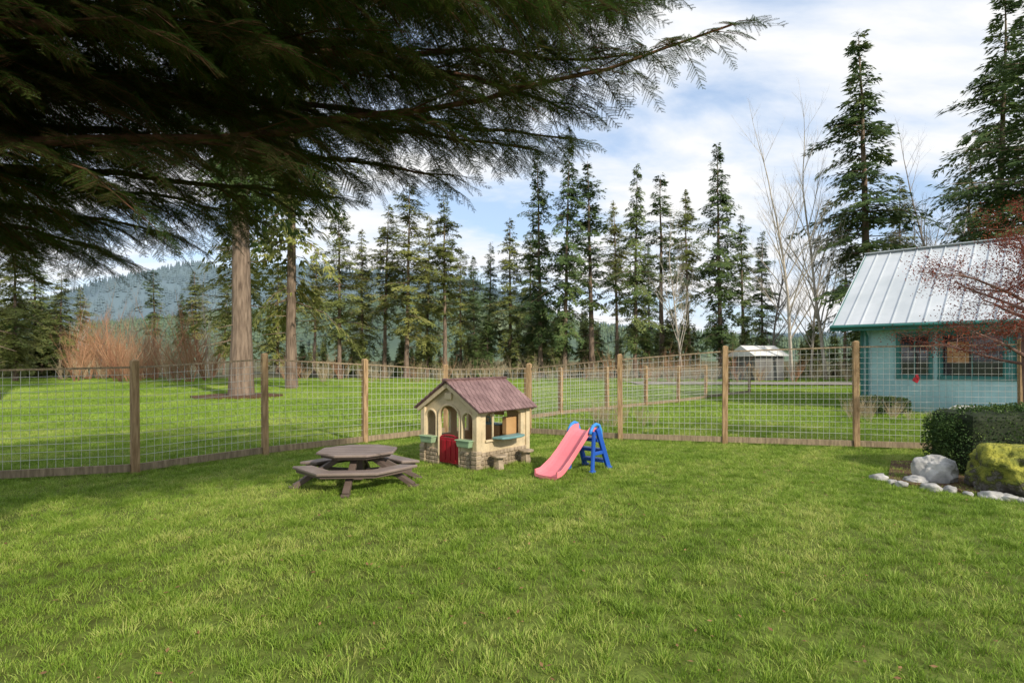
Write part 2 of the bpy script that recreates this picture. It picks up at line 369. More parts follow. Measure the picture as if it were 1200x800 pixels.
t=MB(); wall(t,TH+.002,D-TH-.002,lambda x:EZ,[(.3,.6,.45,arch(.3,.6,.78,.12)),(.75,1.05,.45,arch(.75,1.05,.78,.12))],lambda x,z,s:(-W/2+s*TH,x,z)); part('left_wall',t,M_cream,ph)
t=MB()
def archtrim(x0,x1,z0,zs,rise,y,w=.022):
    P=[Vector((x0,y,z0)),Vector((x0,y,zs))]
    P+=[Vector(((x0+x1)/2-(x1-x0)/2*math.cos(math.pi*k/12),y,zs+rise*math.sin(math.pi*k/12))) for k in range(1,12)]
    P+=[Vector((x1,y,zs)),Vector((x1,y,z0))]
    t.tube(P,w,6)
archtrim(-.245,.245,.02,.80,.21,-.004); archtrim(-.56,-.30,.47,.78,.13,-.004); archtrim(.30,.56,.47,.78,.13,-.004)
for x in(-W/2+.02,W/2-.02): t.box((x,.01,.48),(.10,.10,.96))
t.box((W/2-.02,D-.03,.48),(.10,.10,.96))
t.box((W/2-.028,.40,.66),(.03,.03,.46))
t.box((W/2+.006,D/2,.445),(.06,.94,.035)); t.box((W/2+.004,D/2,.955),(.05,1.1,.045))
for sgn in(-1,1):
    t.beam((0,-.055,PZ-.02),(sgn*(W/2+.09),-.055,EZ-.075),.03,.085)
    t.beam((0,D+.055,PZ-.02),(sgn*(W/2+.09),D+.055,EZ-.075),.03,.085)
t.box((0,-.02,1.15),(.16,.03,.11))
part('trim',t,M_cream,ph,bevel=.008)
t=MB()
for row in range(4):
    z=.035+row*.068; x=-W/2+.05+(row%2)*.04
    while x<W/2-.06:
        wd=R.uniform(.07,.12)
        if not(-.25<x+wd/2<.25) : t.box((x+wd/2,-.012,z),(wd*.9,.03,.058))
        x+=wd
    y=.06+(row%2)*.03
    while y<D-.1:
        wd=R.uniform(.07,.12); t.box((W/2+.010,y+wd/2,z),(.03,wd*.9,.058)); y+=wd
for x in(-W/2+.02,W/2-.02):
    for k in range(4): t.box((x,.005,.05+k*.075),(.125,.125,.062))
part('stone_base',t,M_stone,ph,bevel=.010)
t=MB(); t.box((0,.01,.26),(.44,.035,.42)); 
for x in(-.12,0,.12): t.box((x,-.012,.26),(.085,.012,.34))
t.tube([(-.2,.01,.475),(-.1,.01,.50),(0,.01,.505),(.1,.01,.50),(.2,.01,.475)],.018,6)
part('half_door',t,M_red,ph,bevel=.008)
t=MB()
for x in(-.43,.43): t.box((x,-.075,.41),(.30,.12,.10),0,(math.pi,0,0),taper=.85); t.box((x,-.075,.468),(.33,.145,.02))
part('planters',t,M_planter,ph,bevel=.01)
t=MB(); t.prism([(W/2+.035,.32),(W/2+.22,.36),(W/2+.27,.50),(W/2+.27,.80),(W/2+.22,.94),(W/2+.035,.98)],.47,.505); part('counter',t,M_teal,ph,bevel=.01)
t=MB()
for y in(.30,1.0):
    t.prism([(W/2+.20+.13*math.cos(k*math.pi/5),y+.13*math.sin(k*math.pi/5)) for k in range(10)],.20,.235)
    t.box((W/2+.19,y,.10),(.13,.13,.2),0,None,taper=.8)
part('stools',t,M_stone,ph,bevel=.01)
t=MB(); t.box((-.1,D-.17,.30),(.62,.2,.58)); t.box((-.1,D-.10,.86),(.5,.06,.2)); t.box((W/2-.16,1.0,.62),(.1,.3,.3))
part('toy_kitchen',t,M_tan,ph,bevel=.01)
t=MB(); t.box((-.1,D-.18,.60),(.6,.2,.02)); t.tube([(-.15,D-.12,.61),(-.15,D-.12,.70),(-.15,D-.2,.72)],.012,6); part('kitchen_top',t,M_teal,ph)
t=MB(); t.box((0,D/2,.012),(W-.13,D-.13,.02)); part('floor',t,M_tan,ph)
t=MB(); t2=MB(); rows=7
for sgn in(-1,1):
    top=Vector((0,0,PZ+.03)); bot=Vector((sgn*(W/2+.12),0,EZ-.06)); d=(bot-top).normalized(); nn=Vector((d.z*-sgn,0,abs(d.x))).normalized()
    L=(bot-top).length
    c=(top+bot)/2; M=Matrix((d,Vector((0,1,0)),d.cross(Vector((0,1,0))))).transposed()
    t2.box((c.x,D/2,c.z),(L,D+.16,.028),0,M)
    for r_ in range(rows):
        s0=L*r_/rows; s1=L*(r_+1)/rows+.012; p=top+d*((s0+s1)/2)+nn*.022
        y=-.10-(.045 if r_%2 else 0)
        while y<D+.10:
            y1=min(y+.098,D+.10); y0=max(y,-.10)
            if y1-y0>.02: t.box((p.x,(y0+y1)/2,p.z),(s1-s0,(y1-y0)-.010,.020+.006*R.random()),0,M@Matrix.Rotation(.09*sgn,3,'Y'))
            y+=.1
t2.box((0,D/2,PZ+.055),(.10,D+.24,.035))
for k in range(9): t2.box((0,-.05+k*(D+.1)/8,PZ+.068),(.12,.12,.03))
part('roof_shingles',t,M_shing,ph); part('roof_deck_and_ridge',t2,M_shing2,ph,bevel=.006)

# ---------------------------------------------------------------- slide
M_pink=mat('coral_pink_plastic',(.74,.19,.23),(.80,.24,.28),scale=3,rough=.38,dirt=.15)
M_blue=mat('blue_plastic',(.015,.075,.38),(.02,.10,.46),scale=3,rough=.4)
M_cyan=mat('light_blue_plastic',(.04,.22,.60),(.05,.27,.66),scale=3,rough=.4)
dn=Vector((-.66,-.75,0)).normalized(); ang=math.atan2(dn.y,dn.x)
sld=empty('toddler_slide',(1.09,8.66,0),ang,.92)
prof=[(-.10,.66),(0,.66),(.06,.645),(.14,.60),(.30,.47),(.50,.31),(.68,.18),(.80,.115),(.90,.085),(1.02,.075)]
hw=[.17]*6+[.175,.185,.195,.20]
sec=[(-1,.085,.03),(-1,.095,.0),(-.94,.095,0),(-.90,.01,0),(-.6,-.008,0),(0,-.012,0),(.6,-.008,0),(.90,.01,0),(.94,.095,0),(1,.095,0),(1,-.02,0),(.9,-.04,0),(-.9,-.04,0),(-1,-.02,0)]
t=MB(); vs=[];n=len(sec)
for (x,z),h in zip(prof,hw):
    wallk=1 if x<.85 else .75
    for s in sec: vs.append((x,s[0]*h*1.08,z+s[1]*(wallk if s[1]>0 else 1)))
fs=[]
for i in range(len(prof)-1):
    for k in range(n): fs.append((i*n+k,i*n+(k+1)%n,(i+1)*n+(k+1)%n,(i+1)*n+k))
fs.append(tuple(range(n))); fs.append(tuple((len(prof)-1)*n+k for k in range(n))[::-1])
t.add(vs,fs); part('chute',t,M_pink,sld,bevel=.005)
t=MB(); t.box((.98,0,.03),(.06,.3,.06)); part('chute_foot',t,M_pink,sld,bevel=.01)
t=MB()
for y in(-.215,.215):
    t.beam((-.08,y,.70),(-.40,y*1.1,.0),.05,.10); t.beam((.02,y,.66),(.10,y*1.10,0),.05,.085)
    t.box((-.40,y*1.1,.02),(.14,.07,.04)); t.box((.10,y*1.10,.02),(.12,.07,.04))
    t.beam((-.24,y*1.04,.30),(.07,y*1.06,.30),.035,.06)
for k,(x,z) in enumerate([(-.34,.14),(-.26,.32),(-.17,.50)]): t.box((x,0,z),(.14,.42,.055))
t.box((-.08,0,.61),(.14,.42,.04))
part('ladder',t,M_blue,sld,bevel=.012)
t=MB()
for y in(-.215,.215):
    t.tube([(-.22,y,.45),(-.18,y,.66),(-.12,y,.755),(-.04,y,.775),(.04,y,.75),(.10,y,.69),(.14,y,.63)],.028,8)
part('handrails',t,M_cyan,sld,smooth=True)

# ---------------------------------------------------------------- house
M_wall=mat('teal_siding',(.28,.46,.47),(.33,.53,.53),scale=1.5,rough=.7,dirt=.12)
M_trim=mat('dark_teal_trim',(.03,.13,.12),(.04,.17,.15),scale=2,rough=.5)
M_metal=mat('galvalume_roof',(.46,.50,.53),(.60,.63,.66),scale=.7,rough=.42,metal=.15)
m,nt,b=newmat('window_glass'); b.inputs['Base Color'].default_value=(.02,.025,.03,1); b.inputs['Roughness'].default_value=.04; b.inputs['Specular IOR Level'].default_value=.9; M_glass=m
M_warm=mat('curtain_wood',(.28,.14,.06),(.46,.27,.13),scale=2,rough=.7)
M_conc=mat('concrete',(.38,.38,.37),(.5,.5,.48),scale=3,rough=.9,bump=.2)
a=math.radians(-44); hs=empty('teal_house',(10.6,19.0,0),a)
X0,Y0,Ln,Dp=.8,.5,14.5,9.2; RY=4.6; EZh=2.78; RZ=5.75; slp=(RZ-EZh)/RY
t=MB()
wz=EZh+slp*Y0-.12
wins=[(1.88,2.66,1.15,2.42),(2.95,4.4,1.15,2.42),(4.62,6.0,1.15,2.42),(7.5,8.5,.1,2.2),(10,12,1.2,2.42)]
wall(t,X0,Ln,lambda x:wz,[(p,q,r,(lambda x,s=s:s)) for p,q,r,s in wins],lambda x,z,s:(x,Y0+s*.15,z),n=4)
t.prism([(X0,Y0+.152),(X0+.15,Y0+.152),(X0+.15,Dp-.5),(X0,Dp-.5)],0,wz)
t.prism([(Ln-.15,Y0+.152),(Ln,Y0+.152),(Ln,Dp-.5),(Ln-.15,Dp-.5)],0,wz)
t.prism([(X0+.152,Dp-.65),(Ln-.152,Dp-.65),(Ln-.152,Dp-.5),(X0+.152,Dp-.5)],0,wz)
for xx in(X0+.001,Ln-.151): 
    t.add([(xx,Y0,wz),(xx,Dp-.5,wz),(xx,RY,RZ-.15),(xx+.15,Y0,wz),(xx+.15,Dp-.5,wz),(xx+.15,RY,RZ-.15)],[(0,1,2),(5,4,3),(0,3,4,1),(1,4,5,2),(2,5,3,0)])
part('walls',t,M_wall,hs)
t=MB(); x=X0+.1
while x<Ln:
    segs=[(0.05,wz)]
    for p,q,r,s in wins:
        if p-.12<x<q+.12: segs=[(0.05,r-.12),(s+.12,wz)]
    for z0,z1 in segs:
        if z1>z0: t.box((x,Y0-.006,(z0+z1)/2),(.03,.012,z1-z0))
    x+=.20
part('battens',t,M_wall,hs)
t=MB()
for p,q,r,s in wins:
    t.box(((p+q)/2,Y0-.02,s+.045),(q-p+.2,.04,.09)); t.box(((p+q)/2,Y0-.02,r-.045),(q-p+.2,.04,.09))
    for x in(p-.045,q+.045): t.box((x,Y0-.02,(r+s)/2),(.09,.04,s-r))
t.box((X0+.045,Y0-.02,wz/2),(.09,.045,wz))
t.box(((X0+Ln)/2,-.03,EZh-.08),(Ln-X0+1.5,.05,.2)); 
for x in (X0-.72,Ln+.72):
    for y0,z0,y1,z1 in((0,EZh-.09,RY,RZ-.09),(RY,RZ-.09,2*RY,EZh-.09)): t.beam((x,y0,z0),(x,y1,z1),.05,.2)
part('trim',t,M_trim,hs)
t=MB(); g2=MB(); cw=MB()
for i,(p,q,r,s) in enumerate(wins):
    g2.box(((p+q)/2,Y0+.06,(r+s)/2),(q-p,.02,s-r))
    for x in(p+.02,q-.02,(p+q)/2): t.box((x,Y0+.035,(r+s)/2),(.035,.035,s-r))
    for z in(r+.02,s-.02): t.box(((p+q)/2,Y0+.033,z),(q-p,.03,.035))
    if i in(1,2): cw.box((p+(q-p)*.27,Y0+.045,(r+s)/2+.1),((q-p)*.36,.006,(s-r)*.5)); 
part('window_frames',t,M_trim,hs); part('window_glass',g2,M_glass,hs); part('blinds',cw,M_warm,hs)
t=MB(); rx0,rx1=X0-.75,Ln+.75
t.add([(rx0,-.08,EZh-slp*.08),(rx1,-.08,EZh-slp*.08),(rx1,RY,RZ),(rx0,RY,RZ),(rx0,2*RY+.08,EZh),(rx1,2*RY+.08,EZh)]+[(rx0,-.08,EZh-slp*.08-.05),(rx1,-.08,EZh-slp*.08-.05),(rx1,RY,RZ-.05),(rx0,RY,RZ-.05),(rx0,2*RY+.08,EZh-.05),(rx1,2*RY+.08,EZh-.05)],
 [(0,1,2,3),(3,2,5,4),(7,6,9,8),(8,9,10,11),(0,6,7,1),(0,3,9,6),(3,4,10,9),(1,7,8,2),(2,8,11,5),(4,5,11,10)])
x=rx0+.02
while x<rx1:
    t.beam((x,-.08,EZh-slp*.08+.018),(x,RY,RZ+.018),.03,.04); t.beam((x,RY,RZ+.018),(x,2*RY,EZh+.018),.03,.04); x+=.42
t.box(((rx0+rx1)/2,RY,RZ+.035),(rx1-rx0,.3,.03))
part('metal_roof',t,M_metal,hs)
t=MB(); t.tube([(rx0,-.13,EZh-.05),(rx1,-.13,EZh-.05)],.05,8); t.tube([(X0+.2,-.1,EZh-.08),(X0+.2,Y0-.06,EZh-.35),(X0+.2,Y0-.06,.1)],.035,6); part('gutter',t,M_trim,hs)
t=MB(); t.box((5.2,-.35,.16),(3.8,1.6,.32)); part('porch_step',t,M_conc,hs,bevel=.02)
t=MB(); t.tube([(6.2,2.6,RZ-1.6),(6.2,2.6,RZ-.6)],.11,10); part('roof_vents',t,M_metal,hs)
M_shed=mat('shed_white',(.6,.6,.58),(.7,.7,.68),scale=1,rough=.7)
sh=empty('garden_shed',(19.0,44,0),.3); t=MB(); t.box((0,0,1.0),(2.6,2.6,2.0)); part('shed_walls',t,mat('shed_grey',(.12,.12,.12),(.18,.18,.17),scale=1),sh)
t=MB(); t.add([(-1.6,-1.6,1.9),(1.6,-1.6,1.9),(1.6,0,2.7),(-1.6,0,2.7),(-1.6,1.6,1.9),(1.6,1.6,1.9)],[(0,1,2,3),(3,2,5,4),(0,3,4),(1,5,2)]); part('shed_roof',t,M_shed,sh)
M_gravel=mat('gravel',(.20,.18,.16),(.30,.27,.24),scale=4,rough=.95,bump=.3,world=True)
t=MB(); t.add([(8,36,.10),(60,31,.10),(60,35,.10),(8,40,.10)],[(0,1,2,3)]); link('gravel_road',t.mesh('gravel_road',M_gravel))

# ---------------------------------------------------------------- trees
M_bark=mat('conifer_bark',(.095,.068,.05),(.26,.195,.145),scale=2.2,rough=.95,bump=1.0,bscale=5,stretch=(5,5,.7),p0=.3,p1=.7)
M_barkg=mat('grey_bark',(.15,.13,.11),(.28,.25,.22),scale=3,rough=.95,bump=.6,stretch=(3,3,.6))
M_con=leafmat('conifer_needles',(.042,.080,.030),(.112,.17,.052),(.20,.24,.08),scale=.35,trans=.25,rnd=.28,isl=.35)
M_con3=leafmat('sunlit_conifer_needles',(.075,.105,.028),(.18,.21,.055),(.30,.30,.09),scale=.3,trans=.28,rnd=.25,isl=.35)  # sunlight painted in: a yellower, lighter copy of the needle colour
M_con2=leafmat('young_conifer_needles',(.035,.07,.026),(.105,.155,.045),(.20,.22,.07),scale=.3,trans=.25,rnd=.4,isl=.35)
UP=Vector((0,0,1))
def fan(V,F,o,d,side,L,wd,r,k=3):
    for j in range(k):
        a=(j-(k-1)/2)*.5+r.uniform(-.15,.15); dd=(d*math.cos(a)+side*math.sin(a)+UP*r.uniform(-.3,.15)); l=L*r.uniform(.6,1.1)
        s=side*math.cos(a)-d*math.sin(a)+UP*r.uniform(-.6,.6)
        i=len(V); m=o+dd*l*.45
        V.append(o);V.append(m+s*wd*.5);V.append(o+dd*l);V.append(m-s*wd*.5)
        F.append((i,i+1,i+2,i+3))
def conifer(name,h,Rb,cb,seed,dens=1.2,leafL=.38,leafW=.085,mats=None,gaps=.25,up=.15,droop=.35,trunk_r=None,step=.39,power=.75,snags=0):
    r=random.Random(seed); V=[];F=[]; tb=MB(); tr_=trunk_r or h*.011
    nseg=10; bend=[(r.uniform(-.1,.1)*h*.02,r.uniform(-.1,.1)*h*.02) for _ in range(nseg+1)]; bend[0]=(0,0)
    rad=[tr_*(1-.93*(i/nseg)**1.1)*(1.3 if i==0 else 1) for i in range(nseg+1)]
    tb.tube([(bend[i][0],bend[i][1],h*i/nseg-(.1 if i==0 else 0)) for i in range(nseg+1)],rad,12)
    for _ in range(snags):
        z=r.uniform(cb*.25,cb); az=r.uniform(0,6.28); l=r.uniform(.5,1.6); d=Vector((math.cos(az),math.sin(az),r.uniform(-.3,.1)))
        tb.tube([Vector((0,0,z)),Vector((0,0,z))+d*l],[.03,.008],3,cap=False)
    z=cb; ph0=r.uniform(0,6)
    lump=[r.uniform(.55,1.3) for _ in range(26)]
    while z<h-.05:
        t=(z-cb)/(h-cb)
        n=r.randint(3,7) if t<.85 else 3
        lm=lump[int(t*25)]
        for k in range(n):
            az=r.uniform(0,2*math.pi)
            cl=.5+.5*math.sin(az*2+ph0+z*.9)+.4*math.sin(z*2.1+ph0)
            if r.random()<gaps*(1.35-cl*.7): continue
            L=Rb*((1-t)**power)*min(1,.5+t*4)*r.uniform(.4,1.2)*(0.8+.25*cl)*lm+.12
            out=Vector((math.cos(az),math.sin(az),0)); side=Vector((-out.y,out.x,0)); u=up*(.3+1.6*t)+r.uniform(-.2,.15); dr=droop*r.uniform(.5,1.5)*(1-t*.6)
            z0=z+r.uniform(-.3,.3); P=lambda s:Vector((0,0,z0))+out*(s*L)+Vector((0,0,u*s*L-dr*s*s*L))
            tb.tube([P(0),P(.5),P(.95)],[.012*L+.008,.006*L+.005,.003],3,cap=False)
            m=int((5+L*16)*dens)
            for q in range(m):
                s=.16+.84*(q+r.random())/m; wl=(.36*L*(1-s)**.7+.08)
                lat=r.uniform(-1,1); o=P(s)+side*(lat*wl)+Vector((0,0,-abs(lat)*wl*.3+r.gauss(-.04,.09)))
                d=(out*.8+side*lat*.9+Vector((0,0,-.25+u-dr*s*1.5+r.uniform(-.4,.2)))).normalized()
                fan(V,F,o,d,side,leafL*r.uniform(.5,1.1)*(.6+.4*min(1,L)),leafW,r)
        z+=step*r.uniform(.6,1.4)*(1-.45*t)
    nv=len(V); V2=[tuple(v) for v in V]+tb.v
    F2=F+[tuple(i+nv for i in f) for f in tb.f]
    me=bpy.data.meshes.new(name); me.from_pydata(V2,[],F2)
    for m in mats or [M_con,M_bark]: me.materials.append(m)
    me.polygons.foreach_set('material_index',[0]*len(F)+[1]*len(tb.f)); me.update(); return me
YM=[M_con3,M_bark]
CON=[conifer('conifer_a',22,3.3,4.0,1,gaps=.28,snags=10),conifer('conifer_b',22,2.8,7.0,2,gaps=.36,snags=18,power=.6),conifer('conifer_c',22,3.7,2.5,3,gaps=.20,power=.6),
     conifer('conifer_d',22,2.6,9.0,4,gaps=.40,step=.5,snags=25,power=.5),conifer('conifer_e',22,3.3,3.0,5,gaps=.22,droop=.6,power=.6),
     conifer('conifer_f',22,3.6,5.0,6,gaps=.30,mats=YM,power=.5,snags=12),conifer('conifer_g',22,3.0,8.0,7,gaps=.34,mats=YM,snags=20,power=.55),conifer('conifer_h',22,4.0,2.0,8,gaps=.30,mats=YM,droop=.5)]
YOU=[conifer('young_conifer_%d'%i,7,2.0,.25,20+i,gaps=.05,leafL=.34,leafW=.10,mats=[M_con2,M_bark],step=.3,dens=1.1) for i in range(3)]
def px(pxx,d): return (pxx-600)/667*d
def tree(pxx,topy,d,v,wk=1.0,name='conifer_tree',src=None,H=22):
    h=1.7+(420-topy)/667*d; s=h/H
    o=link(name,(src or CON)[v],None,(px(pxx,d),d,0),R.uniform(0,6.28),(s*wk,s*wk,s)); 
    o.rotation_euler[0]=R.uniform(-.025,.025); o.rotation_euler[1]=R.uniform(-.03,.03); return o
for q in [(398,232,46,5,1.1),(424,268,52,7,1.1),(450,240,50,6,1.1),(476,215,48,5,1.2),(500,250,54,7,1.0),(522,225,50,6,1.1),(540,290,58,5,1.1),
          (572,285,62,0,1.1),(598,255,60,7,1.2),(634,180,50,0,1.0),(661,160,47,4,.9),(694,190,52,1,1.3),(724,235,60,6,1),(744,195,50,4,.95),
          (776,208,54,3,1.3),(808,222,60,6,1.0),(845,172,48,4,1.05),(872,250,60,1,1.1),(893,272,62,2,1),
          (556,300,70,2,1.1),(622,272,72,5,1.1),(762,285,75,2,1.0),(1022,38,43,4,1.3),(1056,210,62,6,1),(990,280,66,3,1.2),
          (1168,-10,40,4,1.2),(1205,-40,34,2,1.2),(1135,180,58,3,1.3),(18,250,42,7,1.1),(70,318,46,5,1.3),(-40,210,38,0,1.2),(368,290,60,6,1.2),
          (325,290,64,7,1.2),(182,318,56,3,1.3),(1290,-40,42,0,1.2),(1400,0,46,1,1.2),(-130,200,42,2,1.2),(262,330,60,5,1.1),
          (42,285,52,2,1.3),(96,335,60,7,1.4),(215,345,62,4,1.2),(-10,300,50,5,1.3),(232,318,66,6,1.3)]:
    tree(*q)
pts=[];rt=[];sc=[];ix=[]
for k in range(110):
    d=R.uniform(50,72); p=R.uniform(540,1330) if k%3 else R.uniform(350,560); hh=R.uniform(2.4,7.5)
    if p<560: hh*=.55
    pts.append((px(p,d),d,0)); rt.append((0,0,R.uniform(0,6))); sc.append(hh/7); ix.append(R.randrange(3))
for k in range(18):
    d=R.uniform(48,60); p=R.uniform(-150,90); pts.append((px(p,d),d,0)); rt.append((0,0,R.uniform(0,6))); sc.append(R.uniform(.5,1.1)); ix.append(R.randrange(3))
scatter('young_conifer_thicket',pts,rt,sc,ix,YOU)
BIG=conifer('big_fir_a',32,5.4,9.5,50,gaps=.3,leafL=.5,leafW=.11,trunk_r=.43,dens=.8,step=.5,droop=.6,snags=14)
BIG2=conifer('big_fir_b',32,4.8,4.6,51,gaps=.5,leafL=.5,leafW=.11,trunk_r=.29,dens=.9,step=.6,droop=.75,mats=YM,snags=14)
link('old_fir_tree',BIG,None,(-11.9,25,0),.5); link('old_fir_tree',BIG2,None,(-12.4,32,0),2.2)
link('old_fir_tree',BIG,None,(-20.8,22.5,0),3.0,(.8,.8,.9)); link('old_fir_tree',BIG2,None,(-17.5,36,0),1.0,(.7,.7,.55))
def bare(name,h,seed,levels=5,spread=.5,r0=None,mats=None,lean=0,clump=1,kids=3,wander=.08):
    r=random.Random(seed); mb=MB()
    def br(p,d,L,rad,lv):
        n=4 if lv>=levels-1 else 3; P=[p];rr=[rad]
        for i in range(n):
            d=(d+Vector((r.uniform(-1,1),r.uniform(-1,1),r.uniform(-.2,.8)))*wander).normalized(); P.append(P[-1]+d*L/n); rr.append(rad*(1-.55*(i+1)/n))
        mb.tube(P,rr,5 if lv>=levels-1 else 3,cap=False)
        if lv<=0: return
        m=kids+(12 if lv==levels and clump==1 else (2 if lv==levels else 0))
        for j in range(m):
            t=r.uniform(.3,1) if lv<levels else .25+.72*j/m
            k=min(n-1,int(t*n)); q=P[k].lerp(P[k+1],t*n-k)
            ax=Vector((r.uniform(-1,1),r.uniform(-1,1),0)).normalized()
            nd=(d*(1-spread)+ax*spread+Vector((0,0,.30))).normalized()
            br(q,nd,L*r.uniform(.26,.42)*(1.15-.45*t) if lv==levels else L*r.uniform(.42,.65)*(1.1-.35*t),rad*(1-.5*t)*.5,lv-1)
        if lv>1 or clump>1: br(P[-1],d,L*.45,rr[-1]*.9,lv-1)
    for c in range(clump):
        a=r.uniform(0,6.28); br(Vector((math.cos(a),math.sin(a),0))*(.1*(clump>1))-Vector((0,0,.05)),Vector((math.cos(a)*lean,math.sin(a)*lean,1)).normalized(),h*.62*r.uniform(.7,1) if clump>1 else h*.72,r0 or h*.011,levels)
    return mb.mesh(name,mats or M_barkg)
M_pale=mat('pale_bark',(.30,.265,.22),(.46,.42,.36),scale=3,rough=.9)
BARE=[bare('bare_tree_a',14,1,levels=4,mats=M_pale,r0=.12,kids=4),bare('bare_tree_b',14,2,levels=4,spread=.42,mats=M_pale,r0=.11,kids=4),bare('bare_tree_c',14,3,levels=4,spread=.5,mats=M_barkg,r0=.12,kids=4)]
for p,ty,d,v in [(928,165,42,0),(968,150,44,1),(1102,175,46,2),(800,262,44,1),(905,270,50,2),(950,250,52,0),(1070,240,50,1),(118,340,50,2),(150,345,55,2),(420,330,55,1),(245,330,48,1),(88,360,52,0),(1120,230,44,0)]:
    h=1.7+(420-ty)/667*d; link('bare_tree',BARE[v],None,(px(p,d),d,0),R.uniform(0,6),h/14.5)
M_rust=mat('rusty_twigs',(.26,.13,.075),(.40,.23,.13),scale=.3,rough=.9,world=True)
M_tanb=mat('tan_twigs',(.26,.20,.12),(.42,.35,.22),scale=.3,rough=.9,world=True)
SHR=[bare('shrub_rust_%d'%i,4,60+i,levels=3,clump=6,lean=.4,r0=.03,kids=4,mats=M_rust,wander=.15) for i in range(2)]+[bare('shrub_tan_%d'%i,3,70+i,levels=3,clump=8,lean=.5,r0=.022,kids=4,mats=M_tanb,wander=.15) for i in range(2)]
pts=[];rt=[];sc=[];ix=[]
for k in range(75):
    p=R.uniform(70,250); d=R.uniform(40,58); pts.append((px(p,d),d,0)); rt.append((0,0,R.uniform(0,6))); sc.append(R.uniform(.5,1.8)); ix.append(R.choice((0,1,0,1,2)))
for k in range(110):
    p=R.uniform(330,1000); d=R.uniform(40,48); pts.append((px(p,d),d,0)); rt.append((0,0,R.uniform(0,6))); sc.append(R.uniform(.35,.85)); ix.append(R.choice((2,3,3,0)))
for k in range(14):
    pts.append((R.uniform(9.5,11.5),R.uniform(15.2,16.8),0)); rt.append((0,0,R.uniform(0,6))); sc.append(R.uniform(.15,.28)); ix.append(R.choice((2,3)))
for k in range(9):
    pts.append((R.uniform(2.2,3.6),R.uniform(14,15.5),0)); rt.append((0,0,R.uniform(0,6))); sc.append(R.uniform(.2,.34)); ix.append(R.choice((2,3)))
scatter('bare_shrubs',pts,rt,sc,ix,SHR)

# hill
def hill(name,x0,x1,y,depth,prof,mat_,seed,treeN,th):
    nx,ny=120,24; V=[];F=[]
    def H(u,v):
        X=x0+(x1-x0)*u
        hh=np.interp(X,[p[0] for p in prof],[p[1] for p in prof])
        return hh*math.sin(min(1,v*1.0)*math.pi/2)**.8*(1+.10*noise.noise(Vector((X*.01,v*4,seed))))
    for j in range(ny+1):
        for i in range(nx+1):
            u,v=i/nx,j/ny; V.append((x0+(x1-x0)*u,y+depth*v,H(u,v)))
    for j in range(ny):
        for i in range(nx):
            a_=j*(nx+1)+i; F.append((a_,a_+1,a_+nx+2,a_+nx+1))
    o=link(name,npmesh(name,V,F,mat_))
    tv=[];tf=[]
    r=random.Random(seed)
    for k in range(treeN):
        u,v=r.random(),r.random()**.8; X=x0+(x1-x0)*u; Y=y+depth*v; Z=H(u,v)-1; h=th*r.uniform(.6,1.2); rr=h*.2
        for q in range(3):
            zb=Z+h*(.12+.27*q); zt=Z+h*(.55+.225*q); rq=rr*(1-.28*q); ph_=r.uniform(0,6)
            base=len(tv)
            for s in range(6): tv.append((X+rq*math.cos(ph_+s*1.047)*r.uniform(.7,1.2),Y+rq*math.sin(ph_+s*1.047),zb-r.uniform(0,.06)*h))
            tv.append((X,Y,zt))
            for s in range(6): tf.append((base+s,base+(s+1)%6,base+6))
    link(name+'_trees',npmesh(name+'_trees',tv,tf,mat_),o)
M_hill=leafmat('hazy_forest',(.065,.10,.08),(.10,.145,.09),(.16,.19,.10),scale=.012,trans=0,rnd=0,isl=.25)  # aerial haze painted into both hill colours, bluer on the far one
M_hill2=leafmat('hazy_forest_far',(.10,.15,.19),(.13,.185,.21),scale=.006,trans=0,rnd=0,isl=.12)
P=lambda d,l:[(px(p,d),(420-y)/667*d+1) for p,y in l]
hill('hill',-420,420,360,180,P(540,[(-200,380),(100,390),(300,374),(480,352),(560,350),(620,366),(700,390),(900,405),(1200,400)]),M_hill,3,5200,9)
hill('hill',-1300,900,900,500,P(1400,[(-200,372),(60,372),(130,358),(180,336),(235,320),(330,322),(450,326),(540,332),(600,350),(660,382),(800,398),(1200,395)]),M_hill2,5,9000,15)

